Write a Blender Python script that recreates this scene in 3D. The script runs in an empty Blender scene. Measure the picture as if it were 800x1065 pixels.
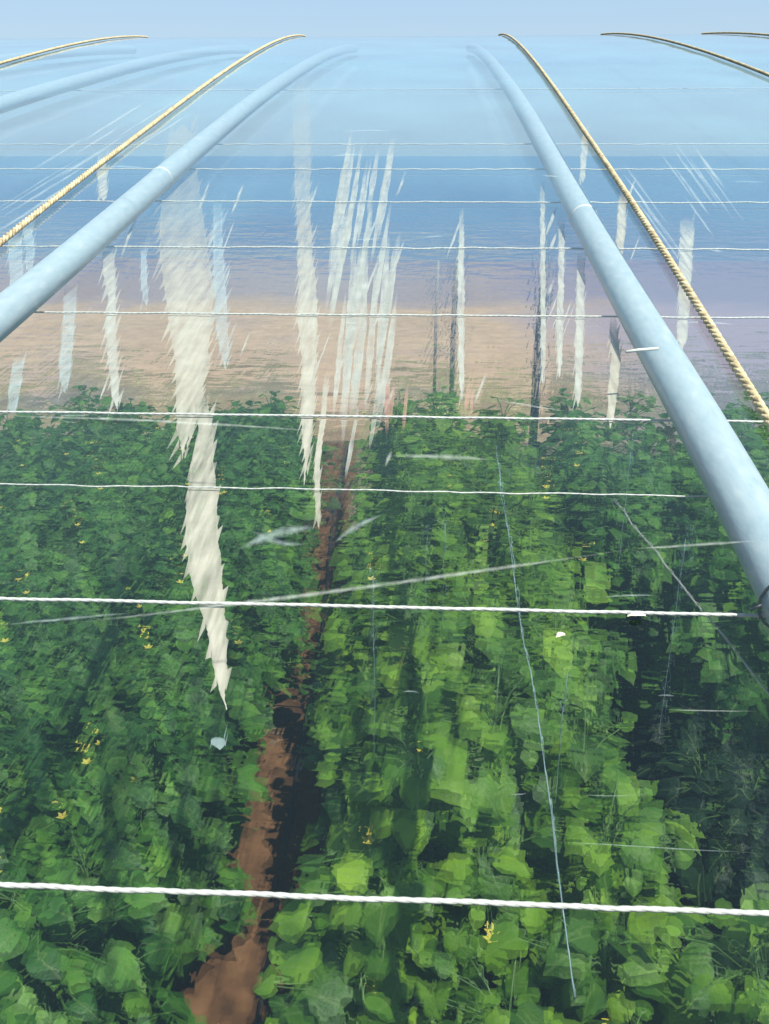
import bpy, bmesh, math, random
from mathutils import Vector, Matrix, noise
R = math.radians
random.seed(11)
S = bpy.context.scene
C = S.collection

# ------------------------------------------------------------------ helpers
H = 3.5                     # eye height above the soil
PITCH, YAW = 22.0, 2.72     # looking down, turned slightly left
F = 920.0                   # focal length in photo pixels (800 x 1065)

def link(o):
    C.objects.link(o); return o

def tag(o, label=None, cat=None, group=None, kind=None):
    if label: o['label'] = label
    if cat: o['category'] = cat
    if group: o['group'] = group
    if kind: o['kind'] = kind
    return o

def empty(name, loc):
    e = bpy.data.objects.new(name, None); e.location = loc; e.empty_display_size = .05
    return link(e)

def mesh_obj(name, verts, faces, mat, parent=None, smooth=False):
    me = bpy.data.meshes.new(name)
    me.from_pydata([tuple(v) for v in verts], [], faces)
    me.update()
    if smooth:
        me.polygons.foreach_set('use_smooth', [True]*len(me.polygons))
    me.materials.append(mat)
    o = bpy.data.objects.new(name, me); link(o)
    if parent: o.parent = parent
    return o

class MB:
    def __init__(s): s.v, s.f, s.tone, s.rib = [], [], [], []
    def add(s, verts, faces):
        n = len(s.v); s.v += [tuple(v) for v in verts]
        s.f += [tuple(i+n for i in f) for f in faces]
    def tube(s, pts, rad, sides=6, cap=True):
        pts = [Vector(p) for p in pts]; n = len(s.v); m = len(pts)
        rads = rad if isinstance(rad, (list, tuple)) else [rad]*m
        up = Vector((.13, .21, .97))
        for i, p in enumerate(pts):
            t = (pts[min(i+1, m-1)] - pts[max(i-1, 0)])
            if t.length < 1e-9: t = Vector((0, 0, 1))
            t.normalize()
            a = t.cross(up)
            if a.length < .05: a = t.cross(Vector((1, 0, 0)))
            a.normalize(); b = t.cross(a)
            for k in range(sides):
                q = 2*math.pi*k/sides
                s.v.append(tuple(p + (a*math.cos(q)+b*math.sin(q))*rads[i]))
        for i in range(m-1):
            for k in range(sides):
                k2 = (k+1) % sides
                s.f.append((n+i*sides+k, n+i*sides+k2, n+(i+1)*sides+k2, n+(i+1)*sides+k))
        if cap:
            s.f.append(tuple(n+k for k in range(sides))[::-1])
            s.f.append(tuple(n+(m-1)*sides+k for k in range(sides)))
    def box(s, c, d):
        x, y, z = c; a, b, e = d[0]/2, d[1]/2, d[2]/2
        vs = [(x+i*a, y+j*b, z+k*e) for k in (-1, 1) for j in (-1, 1) for i in (-1, 1)]
        s.add(vs, [(0,2,3,1),(4,5,7,6),(0,1,5,4),(2,6,7,3),(0,4,6,2),(1,3,7,5)])
    def build(s, name, mat, parent=None, smooth=False):
        o = mesh_obj(name, s.v, s.f, mat, parent, smooth)
        for nm, vals in (('tone', s.tone), ('rib', s.rib)):
            if len(vals) == len(s.v) and vals:
                o.data.attributes.new(nm, 'FLOAT', 'POINT').data.foreach_set('value', vals)
        return o

# ------------------------------------------------------------------ materials
def mat(name):
    m = bpy.data.materials.new(name); m.use_nodes = True
    nt = m.node_tree; nt.nodes.clear()
    out = nt.nodes.new('ShaderNodeOutputMaterial')
    def N(t, **kw):
        n = nt.nodes.new('ShaderNode'+t)
        for k, v in kw.items():
            if k in n.inputs: n.inputs[k].default_value = v
            else: setattr(n, k, v)
        return n
    def L(a, b): nt.links.new(a, b)
    return m, out, N, L

def ramp(N, stops):
    r = N('ValToRGB'); e = r.color_ramp.elements
    while len(e) < len(stops): e.new(.5)
    for i, (p, c) in enumerate(stops):
        e[i].position = p; e[i].color = (*c, 1) if len(c) == 3 else c
    return r

def simple(name, cols, scale=8, rough=.6, metal=0, bump=0, stretch=(1, 1, 1), detail=5, spec=.5):
    m, out, N, L = mat(name)
    p = N('BsdfPrincipled'); p.inputs['Roughness'].default_value = rough
    p.inputs['Metallic'].default_value = metal
    p.inputs['Specular IOR Level'].default_value = spec
    tc = N('TexCoord'); mp = N('Mapping'); mp.inputs['Scale'].default_value = stretch
    L(tc.outputs['Object'], mp.inputs['Vector'])
    nz = N('TexNoise'); nz.inputs['Scale'].default_value = scale; nz.inputs['Detail'].default_value = detail
    L(mp.outputs[0], nz.inputs['Vector'])
    k = len(cols)
    r = ramp(N, [(.3+.4*i/max(1, k-1), c) for i, c in enumerate(cols)])
    L(nz.outputs['Fac'], r.inputs[0]); L(r.outputs[0], p.inputs['Base Color'])
    if bump:
        b = N('Bump'); b.inputs['Strength'].default_value = bump; b.inputs['Distance'].default_value = .02
        L(nz.outputs['Fac'], b.inputs['Height']); L(b.outputs[0], p.inputs['Normal'])
    L(p.outputs[0], out.inputs[0])
    return m

def film_mat(name, haze, gloss, tint, refr=.0, ior=1.36):
    m, out, N, L = mat(name)
    tc = N('TexCoord')
    mp = N('Mapping'); mp.inputs['Scale'].default_value = (5, 16, 5); L(tc.outputs['Object'], mp.inputs[0])
    nz = N('TexNoise'); nz.inputs['Scale'].default_value = 1.6; nz.inputs['Detail'].default_value = 4
    L(mp.outputs[0], nz.inputs['Vector'])
    bp = N('Bump'); bp.inputs['Strength'].default_value = .12; bp.inputs['Distance'].default_value = .002
    L(nz.outputs['Fac'], bp.inputs['Height'])
    tr = N('BsdfTransparent'); tr.inputs[0].default_value = (*tint, 1)
    gl = N('BsdfGlossy'); gl.inputs['Roughness'].default_value = .06; gl.inputs[0].default_value = (gloss, gloss, gloss, 1)
    L(bp.outputs[0], gl.inputs['Normal'])
    base = tr.outputs[0]
    if refr:
        rf = N('BsdfRefraction'); rf.inputs['IOR'].default_value = 1.018; rf.inputs['Roughness'].default_value = 0
        rf.inputs[0].default_value = (*tint, 1)
        last = None
        for turn, sc, dist in ((0, (11, 30, 11), .019), (8.5, (62, 6.5, 20), .009)):
            m3 = N('Mapping'); m3.inputs['Rotation'].default_value = (0, 0, R(turn)); L(tc.outputs['Object'], m3.inputs[0])
            m4 = N('Mapping'); m4.inputs['Scale'].default_value = sc; L(m3.outputs[0], m4.inputs[0])
            n3 = N('TexNoise'); n3.inputs['Scale'].default_value = 1.; n3.inputs['Detail'].default_value = 2
            L(m4.outputs[0], n3.inputs['Vector'])
            b3 = N('Bump'); b3.inputs['Strength'].default_value = .8; b3.inputs['Distance'].default_value = dist
            L(n3.outputs['Fac'], b3.inputs['Height'])
            if last: L(last, b3.inputs['Normal'])
            last = b3.outputs[0]
        L(last, rf.inputs['Normal'])
        mxr = N('MixShader'); lf = N('LayerWeight'); lf.inputs[0].default_value = .5
        mf = N('MapRange'); mf.inputs[1].default_value = .92; mf.inputs[2].default_value = .70
        mf.inputs[3].default_value = 0; mf.inputs[4].default_value = refr
        L(lf.outputs['Facing'], mf.inputs[0]); L(mf.outputs[0], mxr.inputs[0])
        L(base, mxr.inputs[1]); L(rf.outputs[0], mxr.inputs[2]); base = mxr.outputs[0]
    # milky dust haze on the polythene, its cyan painting in sky glow
    df = N('BsdfDiffuse'); df.inputs[0].default_value = (.36, .70, .78, 1)
    tl = N('BsdfTranslucent'); tl.inputs[0].default_value = (.36, .70, .78, 1)
    mx = N('MixShader'); mx.inputs[0].default_value = .5; L(df.outputs[0], mx.inputs[1]); L(tl.outputs[0], mx.inputs[2])
    n2 = N('TexNoise'); n2.inputs['Scale'].default_value = 2.2; n2.inputs['Detail'].default_value = 8
    L(tc.outputs['Object'], n2.inputs['Vector'])
    mr = N('MapRange'); mr.inputs[1].default_value = .3; mr.inputs[2].default_value = .75
    mr.inputs[3].default_value = haze*.45; mr.inputs[4].default_value = haze*1.6
    L(n2.outputs['Fac'], mr.inputs[0])
    # haze mixed in more at grazing angles, brightening the sheet towards the crest
    lw = N('LayerWeight'); lw.inputs[0].default_value = .5
    c0 = N('Math', operation='SUBTRACT'); c0.inputs[0].default_value = 1.0; L(lw.outputs['Facing'], c0.inputs[1])
    cs = N('Math', operation='MULTIPLY_ADD'); L(c0.outputs[0], cs.inputs[0]); L(c0.outputs[0], cs.inputs[1]); cs.inputs[2].default_value = .014
    dv = N('Math', operation='DIVIDE', use_clamp=True); L(mr.outputs[0], dv.inputs[0]); L(cs.outputs[0], dv.inputs[1])
    m1 = N('MixShader'); L(dv.outputs[0], m1.inputs[0]); L(base, m1.inputs[1]); L(mx.outputs[0], m1.inputs[2])
    fr = N('Fresnel'); ge = N('NewGeometry')     # thin sheet: same reflectance from either side
    io = N('MapRange'); io.inputs[3].default_value = ior; io.inputs[4].default_value = 1/ior
    L(ge.outputs['Backfacing'], io.inputs[0]); L(io.outputs[0], fr.inputs['IOR'])
    m2 = N('MixShader'); L(fr.outputs[0], m2.inputs[0]); L(m1.outputs[0], m2.inputs[1]); L(gl.outputs[0], m2.inputs[2])
    L(m2.outputs[0], out.inputs[0])
    return m

def streak_mat(name, col, alpha, edge=.0):
    m, out, N, L = mat(name)
    tc = N('TexCoord'); mp = N('Mapping'); mp.inputs['Scale'].default_value = (60, 6, 6)
    mp.inputs['Rotation'].default_value = (0, 0, R(-25))
    L(tc.outputs['Object'], mp.inputs[0])
    nz = N('TexNoise'); nz.inputs['Scale'].default_value = 1.3; nz.inputs['Detail'].default_value = 6
    L(mp.outputs[0], nz.inputs['Vector'])
    mr = N('MapRange'); mr.inputs[1].default_value = .3; mr.inputs[2].default_value = .6
    mr.inputs[3].default_value = max(0, alpha*.45); mr.inputs[4].default_value = alpha
    L(nz.outputs['Fac'], mr.inputs[0])
    n2 = N('TexNoise'); n2.inputs['Scale'].default_value = 30; n2.inputs['Detail'].default_value = 6
    L(tc.outputs['Object'], n2.inputs['Vector'])
    r = ramp(N, [(.3, tuple(c*.82 for c in col)), (.7, col)]); L(n2.outputs['Fac'], r.inputs[0])
    d = N('BsdfDiffuse'); t = N('BsdfTranslucent'); L(r.outputs[0], d.inputs[0]); L(r.outputs[0], t.inputs[0])
    mx = N('MixShader'); mx.inputs[0].default_value = .3; L(d.outputs[0], mx.inputs[1]); L(t.outputs[0], mx.inputs[2])
    tr = N('BsdfTransparent')
    at = N('Attribute'); at.attribute_name = 'thickness'
    mu = N('Math', operation='MULTIPLY', use_clamp=True); L(mr.outputs[0], mu.inputs[0]); L(at.outputs['Fac'], mu.inputs[1])
    m1 = N('MixShader'); L(mu.outputs[0], m1.inputs[0]); L(tr.outputs[0], m1.inputs[1]); L(mx.outputs[0], m1.inputs[2])
    L(m1.outputs[0], out.inputs[0])
    return m

def leaf_mat(name, c1, c2, c3):
    m, out, N, L = mat(name)
    tc = N('TexCoord'); oi = N('ObjectInfo')
    ad = N('VectorMath', operation='ADD'); L(tc.outputs['Object'], ad.inputs[0]); L(oi.outputs['Location'], ad.inputs[1])
    nz = N('TexNoise'); nz.inputs['Scale'].default_value = 6.5; nz.inputs['Detail'].default_value = 5
    L(ad.outputs[0], nz.inputs['Vector'])
    r = ramp(N, [(.3, c1), (.5, c2), (.72, c3)]); L(nz.outputs['Fac'], r.inputs[0])
    at = N('Attribute'); at.attribute_name = 'tone'
    hs = N('HueSaturation'); L(r.outputs[0], hs.inputs['Color'])
    mr = N('MapRange'); mr.inputs[3].default_value = .42; mr.inputs[4].default_value = 1.38
    L(at.outputs['Fac'], mr.inputs[0]); L(mr.outputs[0], hs.inputs['Value'])
    mh = N('MapRange'); mh.inputs[3].default_value = .515; mh.inputs[4].default_value = .475
    L(at.outputs['Fac'], mh.inputs[0]); L(mh.outputs[0], hs.inputs['Hue'])
    rb = N('Attribute'); rb.attribute_name = 'rib'
    rm_ = N('MapRange'); rm_.inputs[1].default_value = .0; rm_.inputs[2].default_value = .05; rm_.inputs[3].default_value = .6; rm_.inputs[4].default_value = 0
    L(rb.outputs['Fac'], rm_.inputs[0])
    vn = N('MixRGB'); L(rm_.outputs[0], vn.inputs[0]); L(hs.outputs[0], vn.inputs[1]); vn.inputs[2].default_value = (.20, .28, .08, 1)
    hs = vn
    p = N('BsdfPrincipled'); p.inputs['Roughness'].default_value = .5; p.inputs['Specular IOR Level'].default_value = .35
    L(hs.outputs[0], p.inputs['Base Color'])
    t = N('BsdfTranslucent'); gm = N('Gamma'); gm.inputs[1].default_value = .85
    L(hs.outputs[0], gm.inputs[0]); L(gm.outputs[0], t.inputs[0])
    b = N('Bump'); b.inputs['Strength'].default_value = .5; b.inputs['Distance'].default_value = .01
    n2 = N('TexNoise'); n2.inputs['Scale'].default_value = 60; L(tc.outputs['Object'], n2.inputs['Vector'])
    L(n2.outputs['Fac'], b.inputs['Height']); L(b.outputs[0], p.inputs['Normal'])
    mx = N('MixShader'); mx.inputs[0].default_value = .3; L(p.outputs[0], mx.inputs[1]); L(t.outputs[0], mx.inputs[2])
    L(mx.outputs[0], out.inputs[0])
    return m

M = {}
M['film'] = film_mat('polythene_outer', .0062, 1.0, (.93, .97, .975), refr=.0)
M['film2'] = film_mat('polythene_inner', .0012, 1.0, (.96, .985, .985), refr=.5, ior=1.1)
M['crease'] = streak_mat('crease_white', (.50, .56, .54), .5)
M['faint'] = streak_mat('faint_white', (.42, .52, .55), .45)
M['streak'] = streak_mat('streak_cream', (.43, .40, .335), .98)  # flat cream strips added on the inner film
M['streak_thin'] = streak_mat('streak_fine', (.42, .42, .38), .92)
M['pink'] = streak_mat('streak_pink', (.45, .25, .20), .8)
M['tube'] = simple('zinc_tube', [(.25, .32, .355), (.285, .35, .385), (.305, .365, .395), (.355, .40, .42)], 60, .36, .2, .05, (1, .35, 1), 9, .6)
M['seam'] = simple('seam', [(.42, .41, .38), (.52, .50, .46)], 30, .5)
M['rope'] = simple('rope_fibre', [(.19, .15, .085), (.33, .285, .17), (.45, .41, .27)], 55, .75, 0, .3)
M['wire'] = simple('white_wire', [(.30, .30, .28), (.44, .44, .41)], 60, .5)
M['twine'] = simple('pale_twine', [(.18, .27, .30), (.30, .40, .42)], 40, .6)
M['leaf'] = leaf_mat('vine_leaf', (.028, .105, .018), (.060, .195, .022), (.120, .285, .030))
M['leaf2'] = leaf_mat('vine_leaf_light', (.046, .140, .013), (.105, .250, .016), (.185, .345, .025))
M['stem'] = simple('vine_stem', [(.045, .105, .018), (.085, .165, .028)], 12, .5)
M['flower'] = simple('yellow_flower', [(.70, .52, .05), (.85, .70, .12)], 20, .6)
M['soil'] = simple('red_soil', [(.062, .030, .015), (.130, .062, .029), (.20, .10, .05)], 9, .95, 0, .9, detail=9, spec=.1)
M['mulch'] = simple('shade_mulch', [(.002, .0035, .006), (.008, .012, .017)], 7, .7, 0, .9, spec=.12)  # black deepened so the sheet carries the shade of the gap
M['black_line'] = simple('black_plain', [(.008, .008, .010), (.02, .02, .024)], 30, .5)
M['post'] = simple('dark_post', [(.09, .11, .15), (.13, .15, .19)], 10, .6)
M['scrap'] = simple('dry_scrap', [(.42, .40, .30), (.55, .52, .42)], 40, .7)

# ------------------------------------------------------------------ camera
cam = bpy.data.objects.new('camera', bpy.data.cameras.new('camera')); link(cam)
cam.location = (0, 0, H)
rot = Matrix.Rotation(R(YAW), 3, 'Z') @ Matrix.Rotation(R(90-PITCH), 3, 'X')
cam.rotation_euler = rot.to_euler()
cam.data.sensor_fit = 'VERTICAL'; cam.data.sensor_height = 24; cam.data.sensor_width = 24*800/1065
cam.data.lens = 24*F/1065
cam.data.clip_start = .02; cam.data.clip_end = 30000
S.camera = cam

# ------------------------------------------------------------------ the roof's profile
Y0, Y1 = -1.4, 9.7
def prof(y):                     # height of the outer film
    return H - .692 + .266*y - .0088*y*y
def ray(px, py):
    return (rot @ Vector(((px-400)/F, (532.5-py)/F, -1))).normalized()
OFF = [(-9, -.045), (.9, -.045), (1.05, -.047), (1.4, -.063), (1.9, -.097), (2.4, -.119), (3.1, -.137), (4, -.145), (6, -.14), (8.8, -.10), (20, -.08)]
def drop(y):                     # the arch tubes leave the taut film by a few centimetres further up
    k = 0
    while OFF[k+1][0] < y: k += 1
    def sm(i, yy):
        (a0, b0), (a1, b1) = OFF[i], OFF[i+1]; return b0+(b1-b0)*(yy-a0)/(a1-a0)
    tot = 0
    for d in (-.25, -.12, 0, .12, .25):
        yy = y+d; k = 0
        while OFF[k+1][0] < yy: k += 1
        tot += sm(k, yy)
    return tot/5
def ROPE(y): return .012
def TUBE(y): return drop(y)
def WIRE(y): return drop(y)-.046
def INNER(y): return drop(y)-.056
def lift(f, d): return lambda y: (f(y) if callable(f) else f)+d
def on_roof(px, py, dz):         # where a sight line meets the roof layer lying dz off the outer film
    d = ray(px, py)
    off = dz if not callable(dz) else -.05
    for it in range(8 if callable(dz) else 1):
        a = -.0088*d.y*d.y; b = .266*d.y - d.z; c = -.692 + off
        disc = b*b - 4*a*c
        if disc < 0: t = -b/(2*a)
        else:
            r1 = (-b+math.sqrt(disc))/(2*a); r2 = (-b-math.sqrt(disc))/(2*a)
            ts = [t for t in (r1, r2) if t > 0]; t = min(ts) if ts else 8
        p = Vector((0, 0, H)) + d*t
        if callable(dz): off = dz(p.y)
    p.z = prof(p.y) + off
    return p

# ------------------------------------------------------------------ ground, blue plane
def sheet(name, x0, x1, y0, y1, z, m, nx=1, ny=1, dz=0, kind=None, edge=0, parent=None):
    vs, fs = [], []
    for j in range(ny+1):
        for i in range(nx+1):
            u, v = i/nx, j/ny
            x = x0+(x1-x0)*u; y = y0+(y1-y0)*v
            n1 = noise.noise(Vector((x*1.7, y*1.7, 3.1))); n2 = noise.noise(Vector((x*.7+9, y*1.1, 7)))
            if edge and i in (0, nx): x += edge*n2*(1 if i else -1)
            vs.append((x, y, z+dz*n1))
    for j in range(ny):
        for i in range(nx):
            a = j*(nx+1)+i; fs.append((a, a+1, a+nx+2, a+nx+1))
    o = mesh_obj(name, vs, fs, m, parent, True)
    if kind: o['kind'] = kind
    return o

def ground_mat():
    m, out, N, L = mat('terrace_soil')
    p = N('BsdfPrincipled'); p.inputs['Roughness'].default_value = .95; p.inputs['Specular IOR Level'].default_value = .1
    tc = N('TexCoord')
    n1 = N('TexNoise'); n1.inputs['Scale'].default_value = .28; n1.inputs['Detail'].default_value = 6; L(tc.outputs['Object'], n1.inputs['Vector'])
    r1 = ramp(N, [(.35, (.15, .105, .07)), (.52, (.21, .15, .10)), (.68, (.13, .10, .105))]); L(n1.outputs['Fac'], r1.inputs[0])
    n2 = N('TexNoise'); n2.inputs['Scale'].default_value = 3.5; n2.inputs['Detail'].default_value = 9; L(tc.outputs['Object'], n2.inputs['Vector'])
    mx = N('MixRGB', blend_type='OVERLAY'); mx.inputs[0].default_value = .6
    L(r1.outputs[0], mx.inputs[1]); L(n2.outputs['Fac'], mx.inputs[2])
    # grey-violet to the right and far off paints in the sky's blue reflection
    sp = N('SeparateXYZ'); L(tc.outputs['Object'], sp.inputs[0])
    ax = N('Math', operation='MULTIPLY_ADD'); L(n1.outputs['Fac'], ax.inputs[0]); ax.inputs[1].default_value = 8; L(sp.outputs['X'], ax.inputs[2])
    mr = N('MapRange'); mr.inputs[1].default_value = 5.4; mr.inputs[2].default_value = 8.5; L(ax.outputs[0], mr.inputs[0])
    m2 = N('MixRGB'); L(mr.outputs[0], m2.inputs[0]); L(mx.outputs[0], m2.inputs[1]); m2.inputs[2].default_value = (.13, .11, .145, 1)
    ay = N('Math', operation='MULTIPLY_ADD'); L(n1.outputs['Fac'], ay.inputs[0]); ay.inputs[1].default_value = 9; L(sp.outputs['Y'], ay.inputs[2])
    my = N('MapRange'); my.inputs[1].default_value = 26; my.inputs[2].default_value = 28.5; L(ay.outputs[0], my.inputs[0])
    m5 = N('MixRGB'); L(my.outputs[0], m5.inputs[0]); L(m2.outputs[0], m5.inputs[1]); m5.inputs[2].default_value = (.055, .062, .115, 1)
    L(m5.outputs[0], p.inputs['Base Color'])
    b = N('Bump'); b.inputs['Strength'].default_value = .8; b.inputs['Distance'].default_value = .05
    L(n2.outputs['Fac'], b.inputs['Height']); L(b.outputs[0], p.inputs['Normal'])
    L(p.outputs[0], out.inputs[0])
    return m

# terrace: flat under the crop, rolling off towards the blue plane
vs, fs = [], []
xs = [-60+i*3 for i in range(41)]
ys = [-12, -6, 0, 4, 8, 12, 15, 18, 20, 22, 24, 26, 28, 30, 31, 32, 33, 34, 35, 36, 38, 41, 45, 52, 65, 90]
for j, y in enumerate(ys):
    for x in xs:
        e = 33.0 + 1.6*noise.noise(Vector((x*.13, 2.2, 0)))
        z = .05*noise.noise(Vector((x*.4, y*.4, 1))) if y > 11 else 0
        if y > e: z -= .42*(y-e)
        vs.append((x, y, z))
for j in range(len(ys)-1):
    for i in range(40):
        a = j*41+i; fs.append((a, a+1, a+42, a+41))
g = mesh_obj('ground', vs, fs, ground_mat(), None, True); g['kind'] = 'structure'

def sky_reflection_mat():
    m, out, N, L = mat('sky_reflection')
    p = N('BsdfPrincipled'); p.inputs['Base Color'].default_value = (.006, .058, .130, 1)
    p.inputs['Roughness'].default_value = .25; p.inputs['IOR'].default_value = 1.2
    tc = N('TexCoord'); mp = N('Mapping'); mp.inputs['Scale'].default_value = (.05, .2, 1); L(tc.outputs['Object'], mp.inputs[0])
    nz = N('TexNoise'); nz.inputs['Scale'].default_value = 4; nz.inputs['Detail'].default_value = 8; L(mp.outputs[0], nz.inputs[0])
    b = N('Bump'); b.inputs['Strength'].default_value = .7; b.inputs['Distance'].default_value = 2
    L(nz.outputs['Fac'], b.inputs['Height']); L(b.outputs[0], p.inputs['Normal'])
    L(p.outputs[0], out.inputs[0])
    return m
w = mesh_obj('sky_reflection', [(-12000, 40, -14), (12000, 40, -14), (12000, 12000, -14), (-12000, 12000, -14)], [(0, 1, 2, 3)], sky_reflection_mat())  # added plane, its blue stands for sky reflected in the film
w['kind'] = 'structure'

p = sheet('path', -1.22, -.50, -.5, 11, .02, M['soil'], 24, 330, .03, 'structure', .06)
for v in p.data.vertices:
    v.co.x -= .045*max(0, v.co.y-3); v.co.z += .022*noise.noise(v.co*9)+.012*noise.noise(v.co*23)

# ------------------------------------------------------------------ mulch sheets under the rows, blackened to stand for shade
for x0, x1, lab in ((-5.2, -1.26, 'shade-black mulch sheet under the low vines left of the soil path'),
                    (-.46, 3.9, 'shade-black mulch sheet under the middle row and the dark gap on the right')):
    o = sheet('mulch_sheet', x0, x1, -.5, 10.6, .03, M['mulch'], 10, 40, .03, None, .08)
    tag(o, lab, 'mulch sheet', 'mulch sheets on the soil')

# thin black tube along the path
mb = MB(); mb.tube([(-.66-.045*max(0, y-3)+.02*math.sin(y*1.3), y, .055+.012*math.sin(y*3)) for y in [i*.25 for i in range(-1, 44)]], .011, 8)
tag(mb.build('path_tube', M['black_line'], None, True), 'thin black tube lying along the reddish soil path', 'black_line')

# ------------------------------------------------------------------ roof films
def film_sheet(name, dz, m, label, x0=-7, x1=6.4, ripple=.0012):
    t = empty(name, (0, Y0, prof(Y0)+dz(Y0)))
    nx, ny = 90, 200; vs, fs = [], []
    for j in range(ny+1):
        y = Y0+(Y1-Y0)*j/ny
        for i in range(nx+1):
            x = x0+(x1-x0)*i/nx
            z = prof(y)+dz(y)+ripple*noise.noise(Vector((x*2.2, y*3, len(name))))
            vs.append((x, y-Y0, z-prof(Y0)-dz(Y0)))
    for j in range(ny):
        for i in range(nx):
            a = j*(nx+1)+i; fs.append((a, a+1, a+nx+2, a+nx+1))
    mesh_obj('film', vs, fs, m, t, True)
    tag(t, label, 'plastic film')
    return t
outer = film_sheet('roof_film', lambda y: 0, M['film'], 'clear rippled polythene sheet stretched over the arched greenhouse roof, under the ropes')
inner = film_sheet('inner_film', INNER, M['film2'], 'clear inner polythene sheet below the wires, crossed by jagged white streaks')

def local(pts, t):
    return [p - t.location for p in pts]

def thick(o, vals):
    at = o.data.attributes.new('thickness', 'FLOAT', 'POINT')
    at.data.foreach_set('value', vals)
    return o

def poly_strip(name, left, right, m, t, dz, along=None, soft=False, extra=()):
    """left / right: lists of photo points -> a strip lying on the sheet; thinner towards soft edges"""
    n = len(left); cols = [left, right]
    if soft is None:
        mixp = lambda u: [(a[0]+(b[0]-a[0])*u, a[1]+(b[1]-a[1])*u) for a, b in zip(left, right)]
        cols = [left, mixp(.2), mixp(.8), right]
    if soft:
        cols = [left, [((a[0]+b[0])/2, (a[1]+b[1])/2) for a, b in zip(left, right)], right]
    vs, th = [], []
    for k, c in enumerate(cols):
        vs += local([on_roof(x, y, dz) for x, y in c], t)
        for i in range(n):
            v = along[i] if along else 1
            if soft and k != 1: v = 0
            if soft is None and k in (0, 3): v *= .75
            th.append(v)
    fs = []
    for k in range(len(cols)-1):
        fs += [(k*n+i, (k+1)*n+i, (k+1)*n+i+1, k*n+i+1) for i in range(n-1)]
    for tri, v in extra:
        q = len(vs); vs += local([on_roof(x, y, dz) for x, y in tri], t); th += list(v); fs.append((q, q+1, q+2))
    return thick(mesh_obj(name, vs, fs, m, t), th)

def interp(tab, y):
    for a, b in zip(tab, tab[1:]):
        if a[0] <= y <= b[0]:
            u = (y-a[0])/(b[0]-a[0]+1e-9)
            return [p+(q-p)*u for p, q in zip(a[1:], b[1:])]
    return tab[0][1:] if y < tab[0][0] else tab[-1][1:]

def streak(tab, m, jag=7, per=13, slant=20, step=3, name='film_streak', seed=0, top=.0, soft_top=.18):
    """tab: rows (y, x_left, x_right); both edges carry long slanting teeth"""
    rnd = random.Random(seed*7+int(tab[0][1]))
    lefts, rights, al, extra = [], [], [], []
    y0, y1 = tab[0][0], tab[-1][0]; span = y1-y0
    yy = y0
    while yy <= y1+.01:
        xl, xr = interp(tab, yy)
        wob = 1.6*noise.noise(Vector((yy*.06, seed*3.1, 0)))*min(1, (xr-xl)/10)
        e = max(.05, min(1, (yy-y0)/max(4, span*.05)+.3, (y1-yy)/max(6, span*.10)))
        c = (xl+xr)/2+wob; hw = (xr-xl)/2*e
        lefts.append((c-hw+rnd.uniform(-.6, .6), yy)); rights.append((c+hw+rnd.uniform(-.6, .6), yy))
        al.append(max(top, min(1, (yy-y0)/(span*soft_top+1e-6))) if soft_top else 1)
        yy += step
    for side in (-1, 1):
        yy = y0+rnd.uniform(0, per)
        while yy < y1-4:
            xl, xr = interp(tab, yy); x = xl if side < 0 else xr
            k = rnd.uniform(.35, 1.25); ln = slant*k*rnd.uniform(.8, 1.2); wd = per*rnd.uniform(.45, .95)
            al_ = max(top, min(1, (yy-y0)/(span*soft_top+1e-6))) if soft_top else 1
            ins = 1.5*side
            tri = [(x-ins, yy-wd/2), (x-ins, yy+wd/2), (x+side*jag*k, yy-side*ln)]
            extra.append((tri, (al_*.85, al_*.85, al_*.55)))
            yy += per*rnd.uniform(.55, 1.4)
    return poly_strip(name, lefts, rights, m, inner, lift(INNER, .003+.0004*(seed % 8)), al, None, extra)

def sliver(x0, y0, x1, y1, w, m, seed=0, name='film_streak', t=None, dz=None, bend=0, soft=False):
    n = max(6, int(abs(y1-y0)/8)+int(abs(x1-x0)/12)); L_, R_, al = [], [], []
    rnd = random.Random(seed)
    dx, dy = x1-x0, y1-y0; ln = math.hypot(dx, dy); nx, ny = dy/ln, -dx/ln
    for i in range(n+1):
        u = i/n; hw = w/2*max(.06, math.sin(math.pi*u)**.6)*rnd.uniform(.75, 1.15)
        b = bend*math.sin(math.pi*u)+.6*noise.noise(Vector((u*6, seed*1.7, 0)))
        cx, cy = x0+dx*u+nx*b, y0+dy*u+ny*b
        L_.append((cx-nx*hw, cy-ny*hw)); R_.append((cx+nx*hw, cy+ny*hw)); al.append(min(1, 4*u, 4*(1-u))*rnd.uniform(.6, 1))
    return poly_strip(name, L_, R_, m, t or inner, dz if dz is not None else lift(INNER, .003+.0004*(seed % 8)), al, soft)

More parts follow.
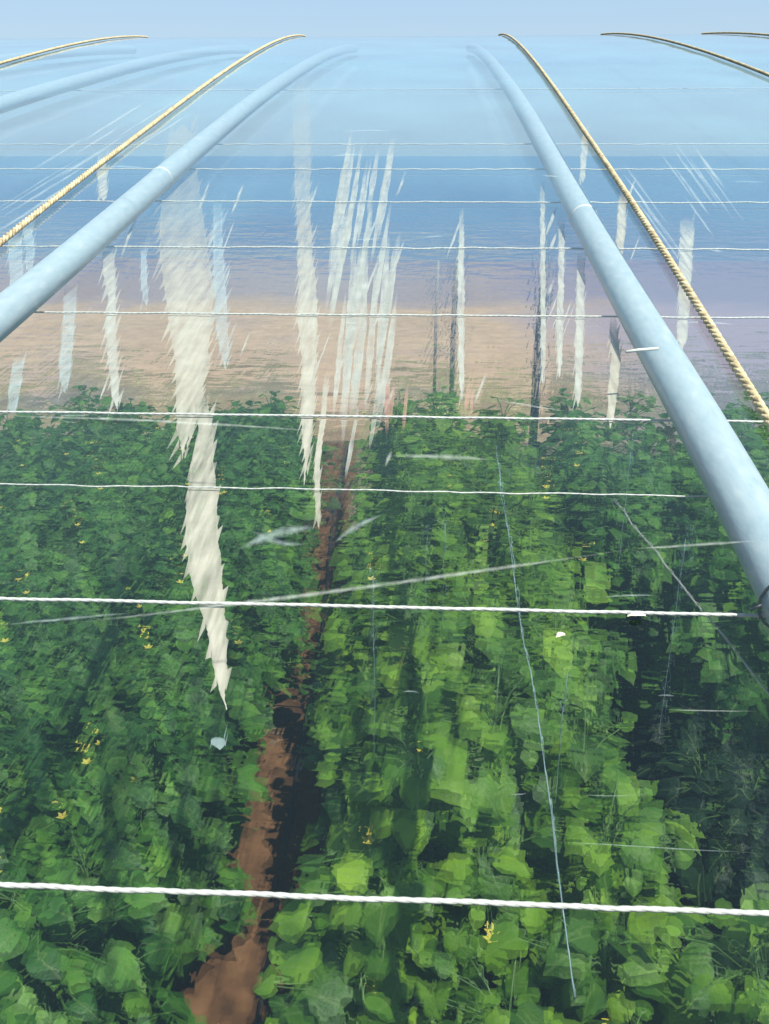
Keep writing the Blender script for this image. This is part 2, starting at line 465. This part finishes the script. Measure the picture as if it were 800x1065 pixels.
big = streak([(130, 180, 200), (165, 172, 204), (200, 168, 208), (260, 166, 216), (300, 171, 222), (330, 175, 221), (365, 181, 217), (400, 183, 212), (432, 184, 206), (452, 184, 199), (480, 187, 192)], M['streak'], 9, 13, seed=1, top=.35, soft_top=.6)
big['label'] = 'broad upper half of the tallest cream streak, edged with teeth'
low = streak([(405, 200, 214), (450, 207, 222), (480, 199, 222), (520, 194, 226), (560, 193, 227), (595, 197, 231), (625, 205, 233), (650, 215, 235), (690, 221, 236), (722, 227, 237), (738, 232, 239)], M['streak'], 6, 26, seed=2, soft_top=.1)
low['label'] = 'cream tail of the tallest streak, tapering down among the vines'
streak([(766, 219, 234), (780, 221, 237)], M['faint'], 3, 6, step=2, seed=3)
streak([(60, 310, 318), (130, 305, 322), (170, 306, 323), (210, 308, 322), (250, 309, 324), (290, 310, 328), (330, 309, 330), (370, 314, 329), (400, 313, 328), (440, 314, 326), (470, 316, 324), (505, 314, 319)], M['streak'], 5, 14, seed=4, top=.15, soft_top=.6)
streak([(385, 338, 343), (420, 335, 340), (450, 331, 337), (480, 327, 333), (510, 327, 333), (550, 329, 334)], M['streak'], 3, 18, seed=5)
# the combed group in the middle
rnd = random.Random(4)
for i in range(36):
    x = rnd.uniform(346, 406); y = rnd.uniform(120, 330); ln = rnd.uniform(70, 150)
    sliver(x+ln*.10, y, x-ln*.06, y+ln, rnd.uniform(3, 9), M['streak_thin'], i)
for x, y0, y1, w_ in ((362, 240, 470, 9), (374, 250, 440, 10), (386, 260, 430, 8), (397, 240, 400, 7), (352, 300, 440, 6), (390, 380, 470, 6), (365, 420, 500, 5)):
    sliver(x+8, y0, x-6, y1, w_, M['streak_thin'], int(x))
streak([(215, 478, 482), (300, 476, 483), (380, 477, 483), (418, 479, 482)], M['streak_thin'], 2, 16, seed=6)
streak([(185, 562, 566), (260, 562, 567), (330, 563, 568), (400, 562, 567)], M['streak_thin'], 2, 18, seed=7)
streak([(222, 581, 587), (280, 581, 587), (330, 579, 586), (395, 580, 584)], M['streak_thin'], 2, 18, seed=8)
streak([(258, 601, 609), (320, 599, 608), (370, 598, 606), (425, 598, 604)], M['streak_thin'], 3, 17, seed=9)
streak([(328, 634, 641), (360, 635, 644), (375, 636, 645), (400, 633, 643), (445, 632, 638)], M['streak'], 3, 20, seed=10)
streak([(200, 644, 651), (235, 642, 651), (268, 641, 648)], M['streak'], 3, 9, seed=11)
streak([(130, 607, 613), (160, 604, 611), (190, 603, 608)], M['streak_thin'], 2, 12, seed=12)
streak([(225, 708, 722), (260, 706, 720), (300, 706, 718), (365, 704, 714)], M['streak_thin'], 3, 14, seed=13)
streak([(440, 692, 699), (458, 696, 704), (476, 697, 705)], M['pink'], 1, 9, seed=14)
streak([(160, 101, 110), (185, 102, 112), (210, 104, 112)], M['streak_thin'], 3, 10, seed=15)
streak([(248, 108, 118), (280, 107, 120), (310, 112, 120), (340, 110, 121), (380, 113, 122), (428, 118, 126)], M['streak_thin'], 6, 14, seed=16)
streak([(255, 147, 152), (290, 146, 153), (318, 150, 155)], M['faint'], 4, 11, seed=17)
streak([(295, 66, 80), (330, 66, 78), (380, 62, 74), (410, 64, 70)], M['faint'], 4, 15, seed=18)
streak([(240, 8, 22), (280, 10, 24), (310, 10, 22)], M['faint'], 4, 15, seed=19)
streak([(370, 14, 26), (400, 10, 22), (432, 8, 16)], M['faint'], 4, 15, seed=20)
streak([(228, 24, 34), (262, 26, 36), (285, 28, 34)], M['faint'], 4, 10, seed=21)
streak([(205, 222, 230), (290, 222, 234), (350, 226, 238), (385, 232, 238)], M['faint'], 7, 12, seed=22)
for a in ((404, 388, 402, 455, 6), (410, 395, 406, 440, 4), (424, 398, 419, 452, 4), (488, 398, 484, 430, 5), (492, 405, 490, 432, 4)):
    sliver(*a, M['pink'], int(a[0]))
rnd = random.Random(17)
for i in range(46):                      # fine slanting combing beside the streaks
    x = rnd.choice((200, 215, 230, 320, 335, 350, 365, 380, 395, 115, 480, 565, 640))+rnd.uniform(-16, 22); y = rnd.uniform(170, 400); ln = rnd.uniform(18, 60)
    sliver(x+ln*.28, y, x-ln*.1, y+ln, rnd.uniform(1.2, 3.2), M['streak_thin'], 60+i)
# white creases and scuffs of the outer film
def crease(*a, w=2.2, m=None, bend=0, seed=0):
    return sliver(*a, w*1.3, m or M['crease'], seed, 'crease', outer, .0025+.0003*(seed % 6), bend, True)
crease(60, 650, 662, 570, w=4.5, bend=-3, seed=1); crease(655, 571, 798, 562, w=3, seed=2)
crease(404, 474, 512, 478, w=5, bend=1, seed=3); crease(400, 486, 408, 468, w=4, seed=4)
crease(0, 432, 345, 449, w=3, bend=2, seed=5); crease(246, 572, 330, 548, w=10, m=M['faint'], seed=6, bend=5)
crease(262, 552, 318, 566, w=7, m=M['faint'], seed=7, bend=-5); crease(346, 566, 398, 535, w=6, m=M['faint'], seed=8, bend=3)
crease(515, 416, 592, 428, w=2, seed=9); crease(0, 650, 140, 637, w=3, m=M['faint'], seed=10)
crease(690, 738, 790, 740, w=1.5, seed=11); crease(570, 875, 800, 888, w=1.3, m=M['faint'], seed=12)
rnd = random.Random(9)
for i in range(15):                      # fan of creases beside the left rope
    x = rnd.uniform(-20, 150); y = 262 - x*.62 - rnd.uniform(18, 75)
    ln = rnd.uniform(50, 120)
    crease(x, y, x+ln, y-ln*.62, w=rnd.uniform(1.2, 3), m=M['faint'], seed=20+i)
for i in range(16):                      # and right of the right rope
    x = rnd.uniform(640, 740); y = rnd.uniform(140, 205)
    ln = rnd.uniform(35, 90)
    crease(x, y, x+ln*.72, y+ln, w=rnd.uniform(1.4, 3.2), m=M['faint'], seed=40+i)

for i in range(22):                      # pale strips painting glints of small wrinkles along the wires and near film
    row = rnd.choice((150, 176, 210, 258, 258, 328, 434, 511, 632, 720, 820))+rnd.uniform(-14, 14); x = rnd.uniform(0, 780); ln = rnd.uniform(18, 70)
    crease(x, row, x+ln, row+rnd.uniform(-3, 3), w=rnd.uniform(1, 2.4), m=M['faint'], bend=rnd.uniform(-2, 2), seed=80+i)

# ------------------------------------------------------------------ arch tubes
ys_ = [Y0+.05+(Y1-Y0-.1)*i/140 for i in range(141)]
def tube_mesh(X):
    mb = MB(); mb.tube([(-X*.13*max(0, (y-3)/5.5)**1.5, y-Y0, prof(y)+TUBE(y)-prof(Y0)) for y in ys_], .0375, 28)
    return mb
tubes = {}
for X, lab in ((.443, 'thick pale zinc arch tube running up the right half of the roof'),
               (-.907, 'thick pale zinc arch tube crossing the upper left between two ropes'),
               (-2.19, 'faint bluish arch tube near the crest, left of the long left rope'),
               (-3.55, 'very faint arch tube at the far upper left corner by the crest')):
    t = empty('arch_tube', (X, Y0, prof(Y0)))
    tube_mesh(X).build('pipe', M['tube'], t, True)
    tag(t, lab, 'tube', 'arch tubes of the greenhouse roof'); tubes[X] = t
def ring(t, y, w, r=.0386, z=None):
    mb = MB()
    tg = Vector((0, 1, .266-.0176*y)).normalized()
    c = Vector((0, y-Y0, prof(y)+TUBE(y)-prof(Y0)))
    mb.tube([c-tg*w/2, c+tg*w/2], r, 28)
    return mb.build('seam_ring', M['seam'], t, True)
ring(tubes[-.907], on_roof(150, 186, TUBE).y, .012)
ring(tubes[.443], on_roof(617, 227, TUBE).y, .012)
# small tie stub sticking out of the right tube
q = on_roof(680, 387, TUBE) - tubes[.443].location
mb = MB(); mb.tube([q+Vector((-.055, -.006, .0375)), q+Vector((-.03, -.002, .0405)), q+Vector((.004, .004, .042))], .0032, 6)
mb.build('tie_stub', M['seam'], tubes[.443], True)

# ------------------------------------------------------------------ ropes
def fan(X, y, k): return X*k*max(0, (y-3)/5.5)**1.5
def rope_mesh(rad, pitch, strands, y0, y1, fn, X, sides=6, per=8):
    mb = MB(); n = int((y1-y0)/pitch*per)
    for s in range(strands):
        pts = []
        for i in range(n+1):
            y = y0+(y1-y0)*i/n; a = 2*math.pi*(y-y0)/pitch + 2*math.pi*s/strands
            rr = rad*.50
            pts.append(Vector((fan(X, y, .22 if X < 1 else .07)+rr*math.cos(a), y-Y0, fn(y)+rr*math.sin(a)-prof(Y0))))
        mb.tube(pts, rad*.56, sides, False)
    return mb
for i, (X, lab) in enumerate(((.498, 'tan twisted rope close beside the thick right tube'), (-.952, 'tan twisted rope slanting down to the left edge above the left tube'),
                    (-2.15, 'short tan rope arching over the crest at the upper left corner'), (1.48, 'tan rope arching from the crest to the upper right edge'),
                    (2.35, 'tiny stretch of tan rope on the crest at the extreme right'))):
    o = rope_mesh(.0077, .055, 3, Y0+.1, 9.65, lambda y: prof(y)+ROPE(y), X).build('rope', M['rope'], None, True)
    o.location = (X, Y0, prof(Y0)); tag(o, lab, 'rope', 'ropes holding down the roof film')

# ------------------------------------------------------------------ wires across
def wire_mesh(seed, rad, wob):
    mb = MB(); pitch = .028; x0, x1 = -6.5, 6.0; n = int((x1-x0)/pitch*6)
    for s in range(2):
        pts = []
        for i in range(n+1):
            x = x0+(x1-x0)*i/n; a = 2*math.pi*x/pitch+math.pi*s
            k = wob*(noise.noise(Vector((x*9, seed*3.3, 0)))+.6*noise.noise(Vector((x*31, seed*3.3, 5)))); kz = .4*wob*noise.noise(Vector((x*17, seed*2.1, 8)))
            pts.append(Vector((x, rad*.16*math.cos(a)+k, rad*.16*math.sin(a)+kz)))
        mb.tube(pts, rad*.74, 6, False)
    return mb
wires = [(937, 'thickest white twisted wire crossing in front of the nearest vines', .0036, .0012), (632.5, 'white twisted wire ending at a knot on the right tube', .0034, .0012),
         (511, 'thin dull wire between two brighter ones over the green crop', .0017, .004), (434, 'white wire crossing just below the top edge of the green crop', .0032, .002),
         (328, 'white wire crossing in front of the tan soil band', .0030, .003), (258, 'white wire crossing the lower blue band behind both tubes', .0032, .006),
         (210, 'white wire crossing the middle of the blue band', .0032, .007), (176, 'pale wire along the upper edge of the blue band', .0032, .007),
         (150, 'faint wire just above the blue band', .0030, .006), (93, 'faintest wire high up below the crest of the roof', .0036, .004)]
for i, (row, lab, rad, wob) in enumerate(wires):
    pt = on_roof(447, row, WIRE)
    o = wire_mesh(i, rad*.87, wob).build('wire', M['wire'], None, True)
    o.location = (0, pt.y, prof(pt.y)+WIRE(pt.y)); tag(o, lab, 'wire', 'white wires strung across the roof')
# loose tie of dark string where the wire meets the right tube
q = on_roof(785, 632, TUBE); q.x = .443
mb = MB(); mb.tube([q+Vector((.041*math.cos(a), .004*a, .041*math.sin(a))) for a in [i*.3 for i in range(22)]], .002, 5)
mb.tube([q+Vector((-.043, 0, 0)), q+Vector((-.05, -.012, .01)), q+Vector((-.058, -.008, .0))], .0018, 5)
tag(mb.build('string_tie', M['black_line'], None, True), 'dark string tied round the right tube at the wire end', 'tie')

# ------------------------------------------------------------------ twines and plastic strips below the roof
def twine(p0, p1, lab, rad=.0022, sag=.0, mt=None):
    mb = MB(); p0, p1 = Vector(p0), Vector(p1)
    o = p1
    pts = []
    for i in range(15):
        u = i/14; p = p0.lerp(p1, u); p.z -= sag*math.sin(math.pi*u); p.x += .006*noise.noise(Vector((u*9, p0.x*3, 0)))
        pts.append(p-o)
    mb.tube(pts, rad, 5); b = mb.build('twine', mt or M['twine'], None, True); b.location = o
    return tag(b, lab, 'twine', 'support twines of the vines')
def at_z(px, py, z):
    d = ray(px, py); t = (z-H)/d.z; return Vector((0, 0, H))+d*t
def hang(px, py0, py1, lab, z1=.9, **k):
    b = at_z(px, py1, z1); d = ray(px, py0)
    # vertical above b
    t = (b.y)/d.y; top = min(H+d.z*t, prof(b.y)-.12)
    return twine((b.x, b.y, top), b, lab, **k)
hang(440, 545, 760, 'left one of two close vertical twines in the middle row'); hang(457, 545, 760, 'right one of two close vertical twines in the middle row')
hang(684, 560, 770, 'blue-green vertical twine at the left edge of the dark gap'); hang(390, 600, 900, 'vertical twine at the left edge of the middle row')
hang(642, 470, 600, 'short vertical twine beside the foot of a slanting twine', z1=1.4)
hang(566, 700, 960, 'vertical twine in the right half of the middle row')
twine(on_roof(638, 520, -.15), on_roof(830, 760, -.15), 'thin white twine slanting down to the right edge over the dark gap', .0011, mt=M['wire'])
twine(on_roof(516, 470, -.3), on_roof(600, 1040, -.3), 'long pale twine slanting steeply down the middle row', .0009, mt=M['twine'])
a, b = on_roof(586, 985, -.32), on_roof(596, 1075, -.32)
mb = MB()
for k in range(9):
    u = k/8; c = a.lerp(b, u)-a; w_ = .004+.017*u
    mb.v += [tuple(c+Vector((-w_*.2, 0, 0))), tuple(c+Vector((w_*.5, 0, .003))), tuple(c+Vector((w_, 0, 0)))]
for k in range(8):
    mb.f += [(3*k, 3*k+1, 3*k+4, 3*k+3), (3*k+1, 3*k+2, 3*k+5, 3*k+4)]
o = mb.build('plastic_strip', M['crease'], None, True); o.location = a
tag(o, 'narrow pale plastic strip hanging at the bottom edge in the middle row', 'strip')
# scraps lying on the film
for (px, py, sx, an, lab) in ((583, 662, .012, .5, 'small dry white petal scrap on the film, left one'), (662, 641, .02, .1, 'crumpled dry white scrap on the film, right one')):
    c = on_roof(px, py, .004); mb = MB(); rr = random.Random(px)
    n = 9
    vs = [(sx*(i/n-.5), 0, .003*math.sin(math.pi*i/n)) for i in range(n+1)]
    for i, v in enumerate(vs):
        h_ = .0035*math.sin(math.pi*min(.97, max(.05, i/n)))*rr.uniform(.6, 1.3)
        mb.v += [(v[0], -h_, v[2]), (v[0], 0, v[2]+.002), (v[0], h_, v[2]+.001)]
    for i in range(n):
        mb.f += [(3*i, 3*i+1, 3*i+4, 3*i+3), (3*i+1, 3*i+2, 3*i+5, 3*i+4)]
    o = mb.build('petal_scrap', M['scrap'], None, True); o.location = c; o.rotation_euler = (0, 0, an)
    tag(o, lab, 'scrap')

# ------------------------------------------------------------------ dark posts at the end of the crop
for px, y, w_, lab in ((558, 9.9, .10, 'broad dark steel post standing behind the crop, right of centre'), (470, 10.4, .06, 'slim dark steel post behind the crop at the centre'),
                       (452, 10.8, .04, 'slimmest dark post behind the crop, left of the other two')):
    d = ray(px, 400); t = y/d.y; x = d.x*t
    e = empty('support_post', (x, y, 0)); mb = MB(); top = 2.3+w_
    mb.tube([(0, 0, 0), (0, 0, 1.6), (.012, 0, top)], w_/2, 10); mb.build('shaft', M['post'], e, True)
    mb = MB(); mb.box((0, 0, .03), (w_*2.2, w_*2.2, .06)); mb.build('base_plate', M['post'], e)
    tag(e, lab, 'post', 'posts behind the crop')

# ------------------------------------------------------------------ vines
def leaf(mb, c, rz, tilt, roll, s, rnd):
    """five-lobed leaf, stalk end at c, pointing along rz"""
    out = [(0, 0), (.20, -.15), (.44, -.08), (.52, .14), (.58, .34), (.46, .52), (.34, .72), (.17, .86), (0, 1.06)]
    pts = [Vector((x*s*rnd.uniform(.9, 1.1), y*s, 0)) for x, y in out] + [Vector((-x*s*rnd.uniform(.9, 1.1), y*s, 0)) for x, y in reversed(out[1:-1])]
    mid = [Vector((0, .34*s, .0)), Vector((0, .7*s, 0))]
    allp = pts+mid
    cup = rnd.uniform(-.25, .3); dr = rnd.uniform(.15, .75)
    rm = Matrix.Rotation(rz, 3, 'Z') @ Matrix.Rotation(tilt, 3, 'X') @ Matrix.Rotation(roll, 3, 'Y')
    res = []
    for p in allp:
        z = cup*abs(p.x) - dr*p.y*p.y/s*.5 + s*.05*math.sin(p.x*60+p.y*40)
        res.append(c + rm @ Vector((p.x, p.y, z)))
    n = len(pts); A, B = n, n+1
    # right side 0..8, left side 8..15
    fs = []
    for i in range(n):
        j = (i+1) % n
        ref = A if max(pts[i].y, pts[j].y) <= .55*s else B
        fs.append((i, j, ref))
    # bridge between A and B
    r5 = 5; l5 = n-5
    fs.append((A, r5, B)); fs.append((A, B, l5))
    mb.add(res, fs); tn = rnd.random()
    mb.tone += [tn]*len(res); mb.rib += [abs(p.x)/s for p in allp]

def vine_parts(rnd, h, spread, nleaf, size):
    lv, st, fl = MB(), MB(), MB()
    ph = rnd.uniform(0, 6.3)
    stem = []
    for i in range(12):
        u = i/11; stem.append(Vector((.05*math.sin(u*5+ph)*u, .05*math.cos(u*4+ph)*u, h*u)))
    st.tube(stem, [.012*(1-.55*i/11) for i in range(12)], 6)
    for k in range(nleaf):
        u = 1-(rnd.random()**1.5)*.85
        q_ = min(10.99, u*11*rnd.uniform(.72, 1)); c0 = stem[int(q_)].lerp(stem[int(q_)+1], q_ % 1)
        a = rnd.uniform(0, 2*math.pi)
        rr = spread*(rnd.uniform(.25, 1.0))*(1-.45*max(0, u-.75)/.25)
        c1 = c0+Vector((math.cos(a)*rr, math.sin(a)*rr*1.1, rnd.uniform(-.02, .14)))
        st.tube([c0, (c0+c1)/2+Vector((0, 0, .03)), c1], .0035, 4, False)
        sz = size*rnd.uniform(.6, 1.2)*(1-.35*max(0, u-.8)/.2)
        leaf(lv, c1, a-math.pi/2+rnd.uniform(-.7, .7), rnd.uniform(-.75, .35), rnd.uniform(-.5, .5), sz, rnd)
    for k in range(13):                  # young leaves closing the tip
        a = rnd.uniform(0, 6.28); rr = rnd.uniform(.01, .13)
        c1 = stem[-1]+Vector((math.cos(a)*rr, math.sin(a)*rr, rnd.uniform(-.12, .06)))
        leaf(lv, c1, a-math.pi/2, rnd.uniform(-.5, .3), rnd.uniform(-.5, .5), rnd.uniform(.06, .115), rnd)
    # a few tendrils
    for k in range(1):
        c0 = stem[rnd.randint(6, 11)]; a = rnd.uniform(0, 6.28); pts = []
        for i in range(9):
            u = i/8; pts.append(c0+Vector((math.cos(a)*.22*u, math.sin(a)*.22*u, .12*u))+Vector((.02*math.sin(u*12), .02*math.cos(u*12), 0))*u)
        st.tube(pts, .0014, 3, False)
    fls = []
    for k in range(rnd.choice((0, 1, 1, 2))):
        mbf = MB(); c0 = stem[rnd.randint(7, 10)]; a = rnd.uniform(0, 6.28)
        f = c0+Vector((math.cos(a)*spread*.8, math.sin(a)*spread*.8, .08))
        for q in range(5):
            qa = q*1.2566+ph; d = Vector((math.cos(qa), math.sin(qa), .45)); e = Vector((-math.sin(qa), math.cos(qa), 0))
            m_ = f+d*.013
            n0 = len(mbf.v); mbf.add([f, m_+e*.008, f+d*.026, m_-e*.008], [(0, 1, 2, 3)])
        mbf.tube([f-Vector((0, 0, .012)), f+Vector((0, 0, .004))], [.002, .006], 6)
        st.tube([c0, (c0+f)/2+Vector((0, 0, .02)), f], .002, 4, False); fls.append(mbf)
    return lv, st, fls

protos = {}
def proto_set(key, n, h, spread, nleaf, size, lm):
    ls = []
    for i in range(n):
        rnd = random.Random(n*131+int(h*100)*7+i*17)
        lv, st, fl = vine_parts(rnd, h*rnd.uniform(.92, 1.06), spread, nleaf, size)
        ls.append([lv, st, fl])
    protos[key] = [None]*n
    protos[key+'_mb'] = ls
    protos[key+'_m'] = lm
proto_set('tall', 7, 1.5, .34, 195, .113, M['leaf2'])
proto_set('low', 7, 1.12, .36, 170, .121, M['leaf'])
proto_set('right', 5, 1.5, .34, 150, .115, M['leaf'])
M['leaf_shade'] = leaf_mat('shaded_vine_leaf', (.005, .020, .010), (.010, .034, .014), (.018, .050, .018))  # vine leaf with the gap's shade put into its colour
proto_set('dim', 4, .75, .30, 70, .115, M['leaf_shade'])
count = 0
def vine(key, x, y, rnd, lab, group, z=0, s=1.0):
    global count
    n = len(protos[key]); i = rnd.randrange(n)
    e = empty('vine_plant', (x, y, .03+z)); e.rotation_euler = (0, 0, rnd.uniform(0, 6.28)); e.scale = (s, s, s)
    if protos[key][i] is None:
        lv, st, fl = protos[key+'_mb'][i]
        protos[key][i] = [lv.build('foliage', protos[key+'_m'], e, True), st.build('stem', M['stem'], e, True), *[f_.build('flower', M['flower'], e) for f_ in fl]]
    else:
        for ch in protos[key][i]:
            c = ch.copy(); link(c); c.parent = e
    tag(e, lab, 'vine', group); count += 1
    return e

rnd = random.Random(21)
def inview(x, y, z=1.2, m=130):
    v = rot.transposed() @ (Vector((x, y, z))-Vector((0, 0, H)))
    if v.z > -.3: return False
    px, py = 400+F*v.x/-v.z, 532.5-F*v.y/-v.z
    k = m*(3/ -v.z)
    return -k < px < 800+k and py < 1065+k*2.2

def zone(y):
    return 'near the camera' if y < 3.2 else ('halfway along' if y < 6 else 'at its far end')
def line(key, X, y0, y1, step, name, jx=.07, s=1.0):
    y = y0+rnd.uniform(0, .2)
    while y < y1:
        x = X+rnd.uniform(-jx, jx)-.045*max(0, y-3)*(1 if X < .1 else (.5 if X < .4 else 0))
        if inview(x, y):
            z = zone(y)
            vine(key, x, y, rnd, 'leafy green vine %s, %s' % (name, z), 'vines %s, %s' % (name, z), 0, s*rnd.uniform(.93, 1.07))
        y += step*rnd.uniform(.85, 1.15)
line('tall', -.05, 1.0, 7.7, .42, 'beside the soil path in the middle row')
line('tall', .28, 1.2, 7.7, .44, 'along the centre of the middle row')
line('tall', .56, 1.0, 7.7, .42, 'beside the dark gap in the middle row')
line('tall', .80, .9, 1.9, .36, 'at the bottom right corner in the middle row')
line('low', -1.22, 1.2, 8.9, .40, 'beside the soil path in the left bed')
line('low', -1.04, 4.6, 8.8, .75, 'leaning over the far path from the left bed')
line('low', -1.70, 1.0, 8.9, .42, 'second from the path in the left bed')
line('low', -2.08, 1.0, 8.9, .44, 'third from the path in the left bed')
line('low', -2.6, 1.5, 8.9, .48, 'fourth from the path in the left bed')
line('low', -3.15, 3, 8.9, .5, 'fifth from the path in the left bed')
line('low', -3.75, 4, 8.9, .5, 'outermost in the left bed')
line('dim', 1.42, 1.9, 4.2, .42, 'with shade-coloured leaves low in the dark gap')
line('right', 1.78, 4.0, 7.8, .44, 'in the shaded row beyond the dark gap')
line('right', 2.25, 3.6, 7.8, .5, 'two rows beyond the dark gap')
line('right', 2.8, 4.5, 7.8, .55, 'three rows beyond the dark gap')
line('right', 1.2, 4.7, 7.8, .42, 'at the far closed end of the dark gap')
print('vines', count)

# ------------------------------------------------------------------ light
world = bpy.data.worlds.new('World'); S.world = world; world.use_nodes = True
nt = world.node_tree; bg = nt.nodes['Background']
sky = nt.nodes.new('ShaderNodeTexSky'); sky.sky_type = 'NISHITA'; sky.sun_disc = False
sd = Vector((.34, -.36, 1.1)).normalized()
el = math.asin(sd.z)
sky.sun_elevation = el; sky.sun_rotation = math.atan2(sd.x, sd.y)
sky.air_density = 1.5; sky.dust_density = .8; sky.ozone_density = 3.0
tint = nt.nodes.new('ShaderNodeMixRGB'); tint.blend_type = 'MULTIPLY'; tint.inputs[0].default_value = 1
tint.inputs[2].default_value = (.78, .79, 1.0, 1)
veil = nt.nodes.new('ShaderNodeMixRGB'); veil.inputs[0].default_value = .55      # thin summer haze all over the sky
veil.inputs[2].default_value = (2.9, 4.3, 5.4, 1)
nt.links.new(sky.outputs[0], tint.inputs[1]); nt.links.new(tint.outputs[0], veil.inputs[1]); nt.links.new(veil.outputs[0], bg.inputs[0]); bg.inputs[1].default_value = .07
sun = bpy.data.objects.new('sun', bpy.data.lights.new('sun', 'SUN')); link(sun)
sun.data.energy = 5; sun.data.angle = R(.5); sun.data.color = (1, .93, .80)
sun.rotation_euler = (-sd).to_track_quat('-Z', 'Y').to_euler()
sun.location = (5, -2, 9)

S.view_settings.view_transform = 'Standard'; S.view_settings.look = 'None'
S.view_settings.exposure = 1.2; S.view_settings.gamma = 1
S.render.engine = 'CYCLES'
S.cycles.max_bounces = 8; S.cycles.transparent_max_bounces = 24
S.cycles.caustics_refractive = False; S.cycles.caustics_reflective = False
S.cycles.use_denoising = True
